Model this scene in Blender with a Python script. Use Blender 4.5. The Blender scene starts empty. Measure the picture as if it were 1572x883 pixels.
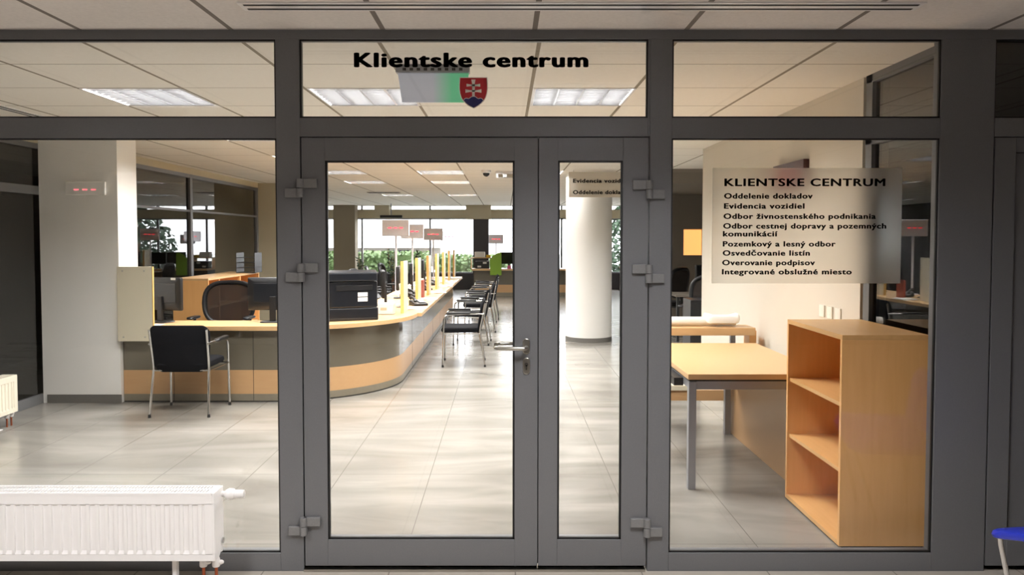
import bpy, bmesh, math, random
from mathutils import Vector, Matrix
random.seed(7)
PI = math.pi
S = bpy.context.scene
COL = S.collection

# ------------------------------------------------------------------ camera, world, exposure
cd = bpy.data.cameras.new('camera'); cam = bpy.data.objects.new('camera', cd); COL.objects.link(cam)
cam.location = (0, 0, 1.59)
cam.rotation_euler = (PI/2 - math.atan(46/1200), 0, 0)
cd.sensor_width = 36; cd.lens = 36*1200/1572
cd.shift_x = 11/1572; cd.shift_y = -30.5/1572
cd.clip_start = .05; cd.clip_end = 300
S.camera = cam
S.view_settings.view_transform = 'Standard'
S.view_settings.look = 'None'
S.view_settings.gamma = 1
S.view_settings.exposure = 0.52
S.view_settings.use_curve_mapping = False
S.cycles.use_denoising = True
S.cycles.max_bounces = 12
S.cycles.diffuse_bounces = 6
S.cycles.glossy_bounces = 5
S.cycles.transmission_bounces = 8
S.cycles.transparent_max_bounces = 32
S.cycles.sample_clamp_indirect = 6
S.cycles.caustics_reflective = False
S.cycles.caustics_refractive = False
W = bpy.data.worlds.new('overcast_sky'); S.world = W; W.use_nodes = True
W.node_tree.nodes['Background'].inputs[0].default_value = (.93, .96, 1, 1)
W.node_tree.nodes['Background'].inputs[1].default_value = 7
ROOM_W = 92     # power of each office luminaire
HALL_W = 110     # power of each lobby luminaire

# ------------------------------------------------------------------ materials
def lin(c):
    r = []
    for v in c:
        v /= 255
        r.append(v/12.92 if v <= .04045 else ((v+.055)/1.055)**2.4)
    return (*r, 1)

class NT:
    def __init__(s, name):
        s.m = bpy.data.materials.new(name); s.m.use_nodes = True
        s.t = s.m.node_tree; s.b = s.t.nodes['Principled BSDF']; s.out = s.t.nodes['Material Output']
    def n(s, typ, **kw):
        x = s.t.nodes.new(typ)
        for k, v in kw.items(): setattr(x, k, v)
        return x
    def l(s, a, b): s.t.links.new(a, b)
    def math(s, op, a, b=None, c=None):
        x = s.n('ShaderNodeMath', operation=op)
        for i, v in enumerate((a, b, c)):
            if v is None: continue
            if isinstance(v, (int, float)): x.inputs[i].default_value = v
            else: s.l(v, x.inputs[i])
        return x.outputs[0]

def mat(name, rgb, rough=.5, metal=0, spec=.5, var=.04, scale=30, bump=0, coat=0, stretch=(1, 1, 1), rgb2=None):
    k = NT(name); b = k.b
    b.inputs['Roughness'].default_value = rough
    b.inputs['Metallic'].default_value = metal
    b.inputs['Specular IOR Level'].default_value = spec
    b.inputs['Coat Weight'].default_value = coat
    tc = k.n('ShaderNodeTexCoord'); mp = k.n('ShaderNodeMapping'); mp.inputs['Scale'].default_value = stretch
    no = k.n('ShaderNodeTexNoise'); no.inputs['Scale'].default_value = scale; no.inputs['Detail'].default_value = 4
    k.l(tc.outputs['Object'], mp.inputs['Vector']); k.l(mp.outputs[0], no.inputs['Vector'])
    mx = k.n('ShaderNodeMix', data_type='RGBA')
    c = lin(rgb)
    c2 = lin(rgb2) if rgb2 else tuple(min(1, x*(1+var*3)) for x in c[:3]) + (1,)
    c1 = c if rgb2 else tuple(x*(1-var*3) for x in c[:3]) + (1,)
    mx.inputs['A'].default_value = c1; mx.inputs['B'].default_value = c2
    k.l(no.outputs['Fac'], mx.inputs['Factor']); k.l(mx.outputs['Result'], b.inputs['Base Color'])
    if bump:
        bp = k.n('ShaderNodeBump'); bp.inputs['Strength'].default_value = bump; bp.inputs['Distance'].default_value = .002
        k.l(no.outputs['Fac'], bp.inputs['Height']); k.l(bp.outputs[0], b.inputs['Normal'])
    return k.m

def glass(name, tint=(1, 1, 1), refl=1.0, ior0=.04):
    k = NT(name); k.t.nodes.remove(k.b)
    lw = k.n('ShaderNodeLayerWeight'); lw.inputs['Blend'].default_value = .5
    p = k.math('POWER', lw.outputs['Facing'], 5)
    f = k.math('MULTIPLY_ADD', p, 1-ior0, ior0)
    f = k.math('MULTIPLY', f, refl)
    tr = k.n('ShaderNodeBsdfTransparent'); tr.inputs[0].default_value = (*tint, 1)
    gl = k.n('ShaderNodeBsdfGlossy'); gl.inputs['Roughness'].default_value = 0.0
    mx = k.n('ShaderNodeMixShader'); k.l(f, mx.inputs[0]); k.l(tr.outputs[0], mx.inputs[1]); k.l(gl.outputs[0], mx.inputs[2])
    k.l(mx.outputs[0], k.out.inputs[0])
    return k.m

def emis(name, rgb, st):
    k = NT(name); k.b.inputs['Base Color'].default_value = lin(rgb)
    k.b.inputs['Emission Color'].default_value = lin(rgb); k.b.inputs['Emission Strength'].default_value = st
    return k.m

def wood(name, rgb, rgb2, rough=.38, axis='x'):
    st = {'x': (1.2, 14, 14), 'y': (14, 1.2, 14), 'z': (14, 14, 1.2)}[axis]
    return mat(name, rgb, rough, scale=3.2, stretch=st, rgb2=rgb2, coat=.08)

M = {}
M['frame'] = mat('grey_powder_coat', (108, 109, 112), .42, .1, var=.03, scale=180, bump=.05)
M['hinge'] = mat('grey_hinge_coat', (124, 124, 125), .38, .2, scale=120)
M['gasket'] = mat('black_rubber', (14, 14, 15), .6)
M['glass'] = glass('clear_glass')
M['dark_glass'] = glass('tinted_partition_glass', (.5, .5, .49), 1.6, .05)
M['wallw'] = mat('white_plaster', (240, 239, 236), .75, var=.008, scale=6, bump=.03)
M['wallgrey'] = mat('warm_white_plaster', (232, 228, 218), .75, var=.01, scale=6)
M['wallcream'] = mat('cream_white_plaster', (212, 205, 192), .75, var=.01, scale=6)
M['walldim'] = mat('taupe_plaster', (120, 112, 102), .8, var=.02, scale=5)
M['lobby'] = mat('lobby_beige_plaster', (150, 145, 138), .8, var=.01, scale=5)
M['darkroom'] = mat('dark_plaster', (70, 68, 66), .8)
M['base'] = mat('grey_skirting_tile', (112, 110, 106), .45)
M['beam'] = mat('beige_plaster', (196, 186, 160), .8, var=.01)
M['pillar'] = mat('brown_beige_plaster', (150, 138, 118), .8, var=.015)
M['white_enamel'] = mat('white_enamel', (238, 236, 236), .3, var=.004, coat=.2)
M['cream_enamel'] = mat('cream_enamel', (228, 222, 206), .35, var=.004)
M['chrome'] = mat('chrome', (205, 205, 205), .16, 1, var=.01)
M['steel'] = mat('brushed_steel', (190, 187, 180), .28, 1, var=.02, scale=200)
M['copper'] = mat('copper_pipe', (168, 92, 62), .35, .8)
M['black_fabric'] = mat('black_fabric', (13, 14, 19), .9, spec=.2, var=.12, scale=160, bump=.3)
M['black_plastic'] = mat('black_plastic', (24, 25, 28), .4)
M['dark_plastic'] = mat('dark_blue_grey_plastic', (22, 26, 33), .3, coat=.15)
M['screen'] = mat('dark_screen', (16, 17, 20), .12)
M['beech'] = wood('beech_laminate_x', (200, 160, 112), (216, 180, 134), axis='x')
M['beechy'] = wood('beech_laminate_y', (200, 161, 112), (214, 178, 132), axis='y')
M['case'] = wood('beech_veneer_upright', (220, 164, 98), (234, 182, 120), axis='z')
M['casey'] = wood('beech_veneer_shelf', (208, 158, 98), (224, 178, 120), axis='y')
M['band'] = wood('beech_band', (188, 147, 104), (198, 160, 116), axis='x')
M['edge'] = mat('beech_edging', (226, 184, 110), .4)
M['lam'] = mat('olive_grey_laminate', (100, 94, 82), .2, var=.02, scale=25, coat=.3)
M['plinth'] = mat('grey_plinth_laminate', (126, 119, 104), .35)
M['ivory'] = mat('ivory_laminate', (222, 214, 192), .4, var=.006)
M['alu'] = mat('silver_grey_steel', (150, 152, 158), .38, .35, var=.01)
M['paper'] = mat('white_paper', (238, 238, 236), .7, var=.006)
M['bluepaper'] = mat('pale_blue_paper', (198, 212, 226), .7)
M['green'] = mat('green_acrylic', (122, 160, 40), .4, var=.02)
M['yellow'] = mat('yellow_card', (235, 190, 50), .6)
M['pink'] = mat('pink_card', (190, 90, 130), .6)
M['led'] = emis('red_led', (255, 30, 55), 4)
M['led_reflection'] = emis('pale_red_reflection', (255, 110, 120), 1.0)
M['led_board'] = emis('dim_red_led', (255, 60, 70), .9)
M['glare_casing'] = mat('glare_paled_casing', (232, 233, 246), .4)  # pale lavender paints window glare onto display casings that are dark
M['maroon'] = mat('dark_maroon_casing', (66, 30, 30), .35)
M['ink'] = mat('black_vinyl', (10, 10, 11), .5, spec=.2)
M['crest_red'] = mat('red_vinyl', (178, 34, 44), .5)
M['crest_blue'] = mat('navy_vinyl', (28, 28, 92), .5)
M['crest_white'] = mat('white_vinyl', (230, 228, 222), .5)
M['bluechair'] = mat('cobalt_blue_plastic', (22, 42, 165), .35)
M['socket'] = mat('white_socket_plastic', (236, 232, 222), .35)
M['louvre'] = mat('bright_aluminium_louvre', (230, 231, 236), .26, 1, var=.003)
M['leaf'] = mat('hedge_leaves', (66, 92, 48), .6, rgb2=(104, 124, 76), scale=4)
M['leafd'] = mat('tree_leaves', (24, 44, 28), .6, rgb2=(48, 74, 44), scale=4)
M['soil'] = mat('plant_pot', (120, 82, 60), .6)
M['bldg'] = mat('white_render', (232, 232, 230), .8)
M['bldg2'] = mat('grey_beige_cladding', (104, 99, 92), .8)
M['ground'] = mat('paving', (190, 190, 186), .9)
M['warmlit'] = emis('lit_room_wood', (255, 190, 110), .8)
M['dark_board'] = mat('dark_grey_panel', (52, 50, 54), .5)
M['red'] = mat('brown_red_card', (150, 74, 58), .6)

def mesh_fabric():
    k = NT('black_see_through_mesh')
    tr = k.n('ShaderNodeBsdfTransparent'); mx = k.n('ShaderNodeMixShader'); mx.inputs[0].default_value = .82
    k.b.inputs['Base Color'].default_value = lin((34, 26, 22)); k.b.inputs['Roughness'].default_value = .8
    k.l(tr.outputs[0], mx.inputs[1]); k.l(k.b.outputs[0], mx.inputs[2]); k.l(mx.outputs[0], k.out.inputs[0])
    return k.m
M['mesh'] = mesh_fabric()

def clear_acrylic(name, tint, amount):
    k = NT(name); k.b.inputs['Base Color'].default_value = lin(tint); k.b.inputs['Roughness'].default_value = .15
    tr = k.n('ShaderNodeBsdfTransparent'); mx = k.n('ShaderNodeMixShader'); mx.inputs[0].default_value = amount
    k.l(tr.outputs[0], mx.inputs[1]); k.l(k.b.outputs[0], mx.inputs[2]); k.l(mx.outputs[0], k.out.inputs[0])
    return k.m
M['hangsign'] = clear_acrylic('pale_sign_acrylic', (214, 206, 192), .8)

def frosted():
    k = NT('frosted_film')
    rf = k.n('ShaderNodeBsdfRefraction'); rf.inputs['IOR'].default_value = 1.3; rf.inputs['Roughness'].default_value = .3
    rf.inputs['Color'].default_value = (.97, .96, .94, 1)
    df = k.n('ShaderNodeBsdfDiffuse'); df.inputs[0].default_value = lin((190, 184, 174))
    mx = k.n('ShaderNodeMixShader'); mx.inputs[0].default_value = .1
    k.l(rf.outputs[0], mx.inputs[1]); k.l(df.outputs[0], mx.inputs[2]); k.l(mx.outputs[0], k.out.inputs[0])
    return k.m
M['film'] = frosted()

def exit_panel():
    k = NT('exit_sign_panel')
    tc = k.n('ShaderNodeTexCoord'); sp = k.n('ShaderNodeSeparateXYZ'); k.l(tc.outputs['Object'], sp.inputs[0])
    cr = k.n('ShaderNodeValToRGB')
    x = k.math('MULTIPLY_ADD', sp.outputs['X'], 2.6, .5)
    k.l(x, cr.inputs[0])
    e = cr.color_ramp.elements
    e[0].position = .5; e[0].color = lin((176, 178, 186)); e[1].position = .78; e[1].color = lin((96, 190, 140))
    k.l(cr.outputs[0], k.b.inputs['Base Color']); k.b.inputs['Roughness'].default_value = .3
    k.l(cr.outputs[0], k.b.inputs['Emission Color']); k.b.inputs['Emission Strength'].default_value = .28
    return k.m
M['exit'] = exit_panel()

def grid_mat(name, rgb, line, px, offs_x, y0, py, wx, wy, rough, noise_scale, rgb2, spec=.5, veins=False):
    """panel field: lines across x at offs_x (period px) and across y (period py)"""
    k = NT(name); b = k.b
    g = k.n('ShaderNodeNewGeometry'); sp = k.n('ShaderNodeSeparateXYZ'); k.l(g.outputs['Position'], sp.inputs[0])
    tot = None
    for o in offs_x:
        d = k.math('PINGPONG', k.math('SUBTRACT', sp.outputs['X'], o), px/2)
        w = k.math('LESS_THAN', d, wx)
        tot = w if tot is None else k.math('MAXIMUM', tot, w)
    d = k.math('PINGPONG', k.math('SUBTRACT', sp.outputs['Y'], y0), py/2)
    tot = k.math('MAXIMUM', tot, k.math('LESS_THAN', d, wy))
    no = k.n('ShaderNodeTexNoise'); no.inputs['Scale'].default_value = noise_scale; no.inputs['Detail'].default_value = 5
    mp = k.n('ShaderNodeMapping')
    if veins: mp.inputs['Scale'].default_value = (.45, 1.6, 1); mp.inputs['Rotation'].default_value = (0, 0, .5)
    k.l(g.outputs['Position'], mp.inputs[0]); k.l(mp.outputs[0], no.inputs['Vector'])
    if veins: no.inputs['Distortion'].default_value = 1.4
    cr = k.n('ShaderNodeValToRGB'); k.l(no.outputs['Fac'], cr.inputs[0])
    cr.color_ramp.elements[0].position = .3; cr.color_ramp.elements[1].position = .7
    cr.color_ramp.elements[0].color = lin(rgb); cr.color_ramp.elements[1].color = lin(rgb2)
    mx = k.n('ShaderNodeMix', data_type='RGBA'); k.l(tot, mx.inputs['Factor'])
    k.l(cr.outputs[0], mx.inputs['A']); mx.inputs['B'].default_value = lin(line)
    k.l(mx.outputs['Result'], b.inputs['Base Color'])
    b.inputs['Roughness'].default_value = rough; b.inputs['Specular IOR Level'].default_value = spec
    return k.m
M['ceil'] = grid_mat('mineral_ceiling_panels', (240, 235, 226), (150, 140, 124), 1.49, (-2.807, -2.122), 5.166, .70, .011, .005, .85, 60, (246, 242, 234), .2)
M['ceilhall'] = grid_mat('lobby_ceiling_panels', (222, 216, 212), (128, 120, 114), .705, (-1.976,), 3.66, 1.4, .012, .004, .85, 60, (230, 224, 220), .2)
M['floor'] = grid_mat('stone_look_floor_tiles', (118, 115, 109), (102, 99, 93), .6, (.1,), 4.0, 1.2, .0025, .0025, .2, 1.3, (154, 151, 145), .5, True)
M['floorhall'] = grid_mat('lobby_floor_tiles', (172, 164, 154), (120, 112, 102), .6, (.05,), 3.6, .6, .003, .003, .3, 1.5, (184, 176, 166), .4, True)

# ------------------------------------------------------------------ mesh helpers
class MB:
    def __init__(s): s.bm = bmesh.new()
    def box(s, x0, x1, y0, y1, z0, z1, mtx=None):
        v = [s.bm.verts.new((x, y, z)) for z in (z0, z1) for y in (y0, y1) for x in (x0, x1)]
        for f in ((0, 2, 3, 1), (4, 5, 7, 6), (0, 1, 5, 4), (2, 6, 7, 3), (0, 4, 6, 2), (1, 3, 7, 5)):
            s.bm.faces.new([v[i] for i in f])
        if mtx:
            for q in v: q.co = mtx @ q.co
        return s
    def prism(s, poly, axis, a, b):
        def P(p, t):
            return {'z': (p[0], p[1], t), 'y': (p[0], t, p[1]), 'x': (t, p[0], p[1])}[axis]
        A = [s.bm.verts.new(P(p, a)) for p in poly]; B = [s.bm.verts.new(P(p, b)) for p in poly]
        n = len(poly)
        s.bm.faces.new(A[::-1]); s.bm.faces.new(B)
        for i in range(n): s.bm.faces.new((A[i], A[(i+1) % n], B[(i+1) % n], B[i]))
        return s
    def tube(s, pts, r, n=10, closed=False, flat=1.0):
        pts = [Vector(p) for p in pts]; m = len(pts); rings = []
        up = None
        for i in range(m):
            a = pts[i-1] if (i > 0 or closed) else pts[i]
            b = pts[(i+1) % m] if (i < m-1 or closed) else pts[i]
            t = (b-a).normalized()
            if up is None:
                up = t.orthogonal().normalized()
            up = (up - t*up.dot(t)).normalized()
            w = t.cross(up)
            rr = r[i] if isinstance(r, (list, tuple)) else r
            rings.append([s.bm.verts.new(pts[i] + up*rr*math.cos(2*PI*j/n) + w*rr*flat*math.sin(2*PI*j/n)) for j in range(n)])
        for i in range(m if closed else m-1):
            A, B = rings[i], rings[(i+1) % m]
            for j in range(n): s.bm.faces.new((A[j], A[(j+1) % n], B[(j+1) % n], B[j]))
        if not closed:
            s.bm.faces.new(rings[0][::-1]); s.bm.faces.new(rings[-1])
        return s
    def lathe(s, prof, c=(0, 0, 0), n=24, axis='z'):
        rings = []
        for r, h in prof:
            ring = []
            for j in range(n):
                a = 2*PI*j/n
                p = {'z': (r*math.cos(a), r*math.sin(a), h), 'x': (h, r*math.cos(a), r*math.sin(a)), 'y': (r*math.sin(a), h, r*math.cos(a))}[axis]
                ring.append(s.bm.verts.new(Vector(p)+Vector(c)))
            rings.append(ring)
        for A, B in zip(rings, rings[1:]):
            for j in range(n): s.bm.faces.new((A[j], A[(j+1) % n], B[(j+1) % n], B[j]))
        s.bm.faces.new(rings[0][::-1]); s.bm.faces.new(rings[-1])
        return s
    def pad(s, outline, fn, nrm, h, edge=.12):
        """soft slab: outline of (u,v), fn(u,v) -> point, thickness +-h along nrm(u,v)"""
        cu = sum(p[0] for p in outline)/len(outline); cv = sum(p[1] for p in outline)/len(outline)
        seq = [(.3, -1), (.6, -1), (1-edge, -1), (1-edge*.3, -.72), (1, 0), (1-edge*.3, .72), (1-edge, 1), (.6, 1), (.3, 1)]
        def pt(sc, o, p):
            u = cu+sc*(p[0]-cu); v = cv+sc*(p[1]-cv)
            return s.bm.verts.new(Vector(fn(u, v)) + Vector(nrm(u, v))*o*h)
        c0 = pt(0, -1, outline[0]); rings = [[pt(sc, o, p) for p in outline] for sc, o in seq]; c1 = pt(0, 1, outline[0])
        n = len(outline)
        for j in range(n):
            s.bm.faces.new((c0, rings[0][(j+1) % n], rings[0][j])); s.bm.faces.new((c1, rings[-1][j], rings[-1][(j+1) % n]))
        for A, B in zip(rings, rings[1:]):
            for j in range(n): s.bm.faces.new((A[j], A[(j+1) % n], B[(j+1) % n], B[j]))
        return s
    def strip(s, path, th, z0, z1):
        """upright panel following a plan path; thickness th to the left of travel"""
        n = len(path); off = []
        for i in range(n):
            a = Vector(path[max(0, i-1)]); b = Vector(path[min(n-1, i+1)])
            t = (b-a).normalized(); off.append((path[i][0]-t.y*th, path[i][1]+t.x*th))
        return s.prism(list(path)+off[::-1], 'z', z0, z1)
    def build(s, name, m, parent=None, smooth=False, bevel=0, loc=None):
        bmesh.ops.recalc_face_normals(s.bm, faces=s.bm.faces[:])
        me = bpy.data.meshes.new(name); s.bm.to_mesh(me); s.bm.free()
        o = bpy.data.objects.new(name, me); COL.objects.link(o)
        me.materials.append(M[m] if isinstance(m, str) else m)
        if smooth:
            me.shade_smooth(); me.set_sharp_from_angle(angle=math.radians(40))
        if parent: o.parent = parent
        if loc: o.location = loc
        if bevel:
            b = o.modifiers.new('bevel', 'BEVEL'); b.width = bevel; b.segments = 2; b.limit_method = 'ANGLE'
        return o

def rrect(w, h, r, n=5, c=(0, 0)):
    p = []
    for sx, sy, a0 in ((1, 1, 0), (-1, 1, PI/2), (-1, -1, PI), (1, -1, 1.5*PI)):
        for i in range(n+1):
            a = a0+PI/2*i/n
            p.append((c[0]+sx*(w/2-r)+r*math.cos(a), c[1]+sy*(h/2-r)+r*math.sin(a)))
    return p

def tag(o, label, cat, group=None, kind=None):
    o['label'] = label; o['category'] = cat
    if group: o['group'] = group
    if kind: o['kind'] = kind
    return o
def thing(name, loc, label, cat, group=None, rz=0):
    o = bpy.data.objects.new(name, None); COL.objects.link(o); o.location = loc; o.rotation_euler = (0, 0, rz)
    o.empty_display_size = .1
    return tag(o, label, cat, group)
def struct(o): o['kind'] = 'structure'; return o
def copy_tree(o, parent=None):
    c = o.copy(); COL.objects.link(c)
    if parent: c.parent = parent
    for ch in list(o.children): copy_tree(ch, c)
    return c
def dup(src, loc, rz, label, group=None):
    c = copy_tree(src); c.location = loc; c.rotation_euler = (0, 0, rz); c['label'] = label
    if group: c['group'] = group
    return c
def text_mb(mb, body, x0, x1, zb, cap, y, bold=.03, th=.0006):
    cu = bpy.data.curves.new('txt', 'FONT'); cu.body = body; cu.size = 1; cu.space_character = 1.12; cu.resolution_u = 4; cu.offset = 0
    ob = bpy.data.objects.new('txt', cu); me = bpy.data.meshes.new_from_object(ob)
    xs = [v.co.x for v in me.vertices]
    mn, mx = min(xs)-bold, max(xs)+bold; CAP = .692+bold*1.0
    sx = (x1-x0)/(mx-mn); sz = cap/CAP
    for i in range(8):
        a = 2*PI*i/8; dx = bold*math.cos(a); dz = bold*.62*math.sin(a)
        vs = [mb.bm.verts.new((x0+(v.co.x+dx-mn)*sx, y, zb+(v.co.y+dz+bold*.5)*sz)) for v in me.vertices]
        for p in me.polygons:
            try: mb.bm.faces.new([vs[j] for j in p.vertices])
            except ValueError: pass
    bpy.data.objects.remove(ob); bpy.data.meshes.remove(me); bpy.data.curves.remove(cu)

# ------------------------------------------------------------------ shell
F0, F1 = 3.67, 3.74            # facade front and back
ZC = 2.572
struct(MB().box(-7.6, 7.2, F0+.03, 24.4, -.08, 0).build('floor', 'floor'))
struct(MB().box(-6.2, 6.2, -4.2, F0+.03, -.08, 0).build('floor_lobby', 'floorhall'))
LIGHT_ROWS = (5.166, 7.266, 9.366, 11.466, 13.566, 17.766); LIGHT_COLS = (-2.807, -1.306, .184)
EXTRA_LIGHTS = ((3.5, 9.9), (-5.6, 20.2), (3.6, 18.1))
HALL_LIGHTS = ((.5, 2.15), (-2.4, 1.9))
office_spots = [(cx+.3425, ry+.35) for ry in LIGHT_ROWS for cx in LIGHT_COLS] + list(EXTRA_LIGHTS)
def ceiling(name, m, x0, x1, y0, y1, z, spots, half=.333, th=.1):
    """ceiling slab with a recess opening at every luminaire"""
    xs = sorted({x0, x1} | {c[0]+s for c in spots for s in (-half, half)})
    ys = sorted({y0, y1} | {c[1]+s for c in spots for s in (-half, half)})
    b = MB()
    for ya, yb in zip(ys, ys[1:]):
        run = x0
        for xa, xb in zip(xs, xs[1:]):
            mx, my = (xa+xb)/2, (ya+yb)/2
            if any(abs(mx-c[0]) < half and abs(my-c[1]) < half for c in spots):
                if xa > run: b.box(run, xa, ya, yb, z, z+th)
                run = xb
        b.box(run, x1, ya, yb, z, z+th)
    return struct(b.build(name, m))
ceiling('ceiling', 'ceil', -7.6, 7.2, F0+.03, 24.4, ZC, office_spots)
ceiling('ceiling_lobby', 'ceilhall', -6.2, 6.2, -4.2, F0+.03, 2.556, HALL_LIGHTS)
struct(MB().box(-6.3, -6.2, -4.2, F0, 0, 2.6).build('wall_lobby_left', 'lobby'))
struct(MB().box(6.2, 6.3, -4.2, F0, 0, 2.6).build('wall_lobby_right', 'lobby'))
struct(MB().box(-6.3, 6.3, -4.3, -4.2, 0, 2.6).build('wall_lobby_back', 'lobby'))
# aluminium facade: posts and rails
XL0, XL1 = -3.55, -1.068
def facade():
    b = MB()
    b.box(-3.75, 6.3, F0, F1, 2.513, 2.574)                     # head rail
    b.box(-3.55, -1.068, F0, F1, 2.055, 2.149)                  # transom rails
    b.box(-.957, .668, F0, F1, 2.062, 2.149)
    b.box(.78, 2.033, F0, F1, 2.055, 2.149)
    b.box(2.288, 3.5, F0, F1, 2.062, 2.149)
    b.box(-3.75, -3.55, F0, F1, 0, 2.513)
    b.box(-1.068, -.957, F0, F1, 0, 2.513)
    b.box(.678, .78, F0, F1, 0, 2.513); b.box(.668, .678, F0, F1, 2.062, 2.513)
    b.box(2.033, 2.284, F0, F1, 0, 2.513)
    b.box(3.5, 3.7, F0, F1, 0, 2.513)
    b.box(-3.55, -1.068, F0, F1, 0, .088)
    b.box(.78, 2.033, F0, F1, 0, .088)
    return struct(b.build('wall_front', 'frame', bevel=.002))
facade()
struct(MB().box(-7.6, -3.75, F0, F1+.05, 0, ZC+.1).box(3.7, 7.2, F0, F1+.05, 0, ZC+.1).build('wall_front_ends', 'wallgrey'))
struct(MB().box(-.957, .668, F0-.01, F1+.02, 0, .012).build('trim_1', 'steel'))   # threshold
def pane(name, x0, x1, z0, z1, m='glass'):
    g = MB().box(x0-.008, x1+.008, F0+.02, F0+.028, z0-.008, z1+.008).build(name, m); struct(g)
    k = MB(); w = .0075
    for a in ((x0, x0+w, z0, z1), (x1-w, x1, z0, z1), (x0, x1, z0, z0+w), (x0, x1, z1-w, z1)):
        k.box(a[0], a[1], F0+.008, F0+.02, a[2], a[3])
    k.build('gasket', 'gasket', g)
    return g
pane('window_1', XL0, XL1, .088, 2.055)
pane('window_2', XL0, XL1, 2.149, 2.513)
pane('window_3', -.957, .668, 2.149, 2.513)
pane('window_4', .78, 2.033, 2.149, 2.513)
pane('window_5', .78, 2.033, .088, 2.055)
pane('window_6', 2.284, 3.5, 2.149, 2.513, 'dark_glass')

# doors
def door(name, x0, x1, gx0, gx1, gz0=.152, gz1=1.951, m='glass'):
    z0, z1 = .026, 2.057
    b = MB()
    b.box(x0, gx0, F0+.001, F1, z0, z1).box(gx1, x1, F0+.001, F1, z0, z1)
    b.box(gx0, gx1, F0+.001, F1, z0, gz0).box(gx0, gx1, F0+.001, F1, gz1, z1)
    d = struct(b.build(name, 'frame', bevel=.0015))
    MB().box(gx0-.006, gx1+.006, F0+.022, F0+.03, gz0-.006, gz1+.006).build('door_panel' if m == 'frame' else 'glass_pane', m, d)
    k = MB(); w = .009 if m != 'frame' else .004
    for a in ((gx0, gx0+w, gz0, gz1), (gx1-w, gx1, gz0, gz1), (gx0, gx1, gz0, gz0+w), (gx0, gx1, gz1-w, gz1)):
        k.box(a[0], a[1], F0+.008, F0+.022, a[2], a[3])
    k.build('gasket', 'gasket', d)
    s = MB(); s.box(x0-.006, x0+.004, F0+.03, F0+.045, z0, z1).box(x0, x1, F0+.03, F0+.045, z1, z1+.006).box(x0, x1, F0+.03, F0+.05, .013, z0)
    s.build('edge_seal', 'gasket', d)
    return d
def hinge(d, x, z, side):
    """side = +1: leaf to the right of the gap"""
    b = MB(); b.lathe([(.017, 0), (.017, .042)], (x, F0-.014, z), 18)
    b.box(min(x, x+side*.078), max(x, x+side*.078), F0-.016, F0+.001, z, z+.042)
    h = b.build('hinge', 'hinge', d, True, .0015)
    b = MB(); b.lathe([(.017, -.044), (.017, -.002)], (x, F0-.014, z), 18)
    b.box(min(x, x-side*.072), max(x, x-side*.072), F0-.016, F0, z-.044, z-.002)
    b.build('hinge_frame_flap', 'hinge', h, True, .0015)
d1 = door('door_1', -.951, .155, -.842, .046)
d2 = door('door_2', .159, .672, .249, .553)
d3 = door('door_3', 2.292, 3.44, 2.39, 3.3, .155, 1.99, 'frame')
for z in (1.822, 1.428, .222):
    hinge(d1, -.954, z, 1); hinge(d2, .675, z-.006, -1)
def lever(d, y, sgn):
    b = MB(); b.prism(rrect(.034, .074, .0165, 6, (.101, 1.078)), 'y', y, y+sgn*.008)
    h = b.build('handle_rosette', 'steel', d, False, .002)
    yy = y+sgn*.055
    pts = [(.101, y, 1.074)] + [(.101, y+sgn*.03, 1.074), (.098, y+sgn*.046, 1.074), (.09, yy, 1.074), (-.02, yy, 1.074), (-.034, y+sgn*.05, 1.074), (-.042, y+sgn*.036, 1.074), (-.044, y+sgn*.018, 1.074)]
    MB().tube(pts, .0098, 14).build('lever', 'steel', h, True)
    b = MB(); b.prism(rrect(.034, .078, .0165, 6, (.102, .985)), 'y', y, y+sgn*.008)
    e = b.build('lock_plate', 'steel', d, False, .002)
    MB().lathe([(.0085, y+sgn*.007), (.0085, y+sgn*.011)], (.102, 0, .993), 14, 'y').box(.0985, .1055, min(y+sgn*.007, y+sgn*.011), max(y+sgn*.007, y+sgn*.011), .967, .99).build('lock_cylinder', 'chrome', e)
lever(d1, F0+.001, -1); lever(d1, F1, 1)

# left side: glazed partition in two runs around a white pier
def lglaz(name, y0, y1, posts, top=2.485, mid=(2.0, 2.08), x=-4.44, m='dark_glass', fm='frame'):
    f = MB()
    f.box(x-.06, x, y0, y1, top-.05, top).box(x-.06, x, y0, y1, mid[0], mid[1]).box(x-.06, x, y0, y1, 0, .09)
    for p in posts: f.box(x-.06, x+.003, p-.04, p+.04, 0, top)
    o = struct(f.build(name, fm, bevel=.002))
    MB().box(x-.036, x-.028, y0, y1, .09, top-.05).build('glass_pane', m, o)
    return o
lglaz('wall_left', F1+.05, 7.82, (3.84, 5.7, 7.72))
lglaz('wall_left_rear', 7.86, 14.1, (7.92, 11.1, 14.06), mid=(1.955, 1.985))
struct(MB().box(-4.52, -4.44, F1+.05, 14.1, 2.485, ZC).build('wall_left_top', 'beam'))
pil = struct(MB().box(-4.44, -3.692, 7.47, 7.86, 0, ZC).build('pillar_left', 'wallw'))
MB().box(-4.4, -3.686, 7.462, 7.47, 0, .082).build('skirting', 'base', pil)
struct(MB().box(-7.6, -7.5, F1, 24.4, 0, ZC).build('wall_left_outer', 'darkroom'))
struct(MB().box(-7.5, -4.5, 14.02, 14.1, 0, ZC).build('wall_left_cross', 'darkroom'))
struct(MB().box(-4.5, -3.7, 14.12, 14.6, 0, ZC).build('pillar_left_rear', 'beam'))
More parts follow.
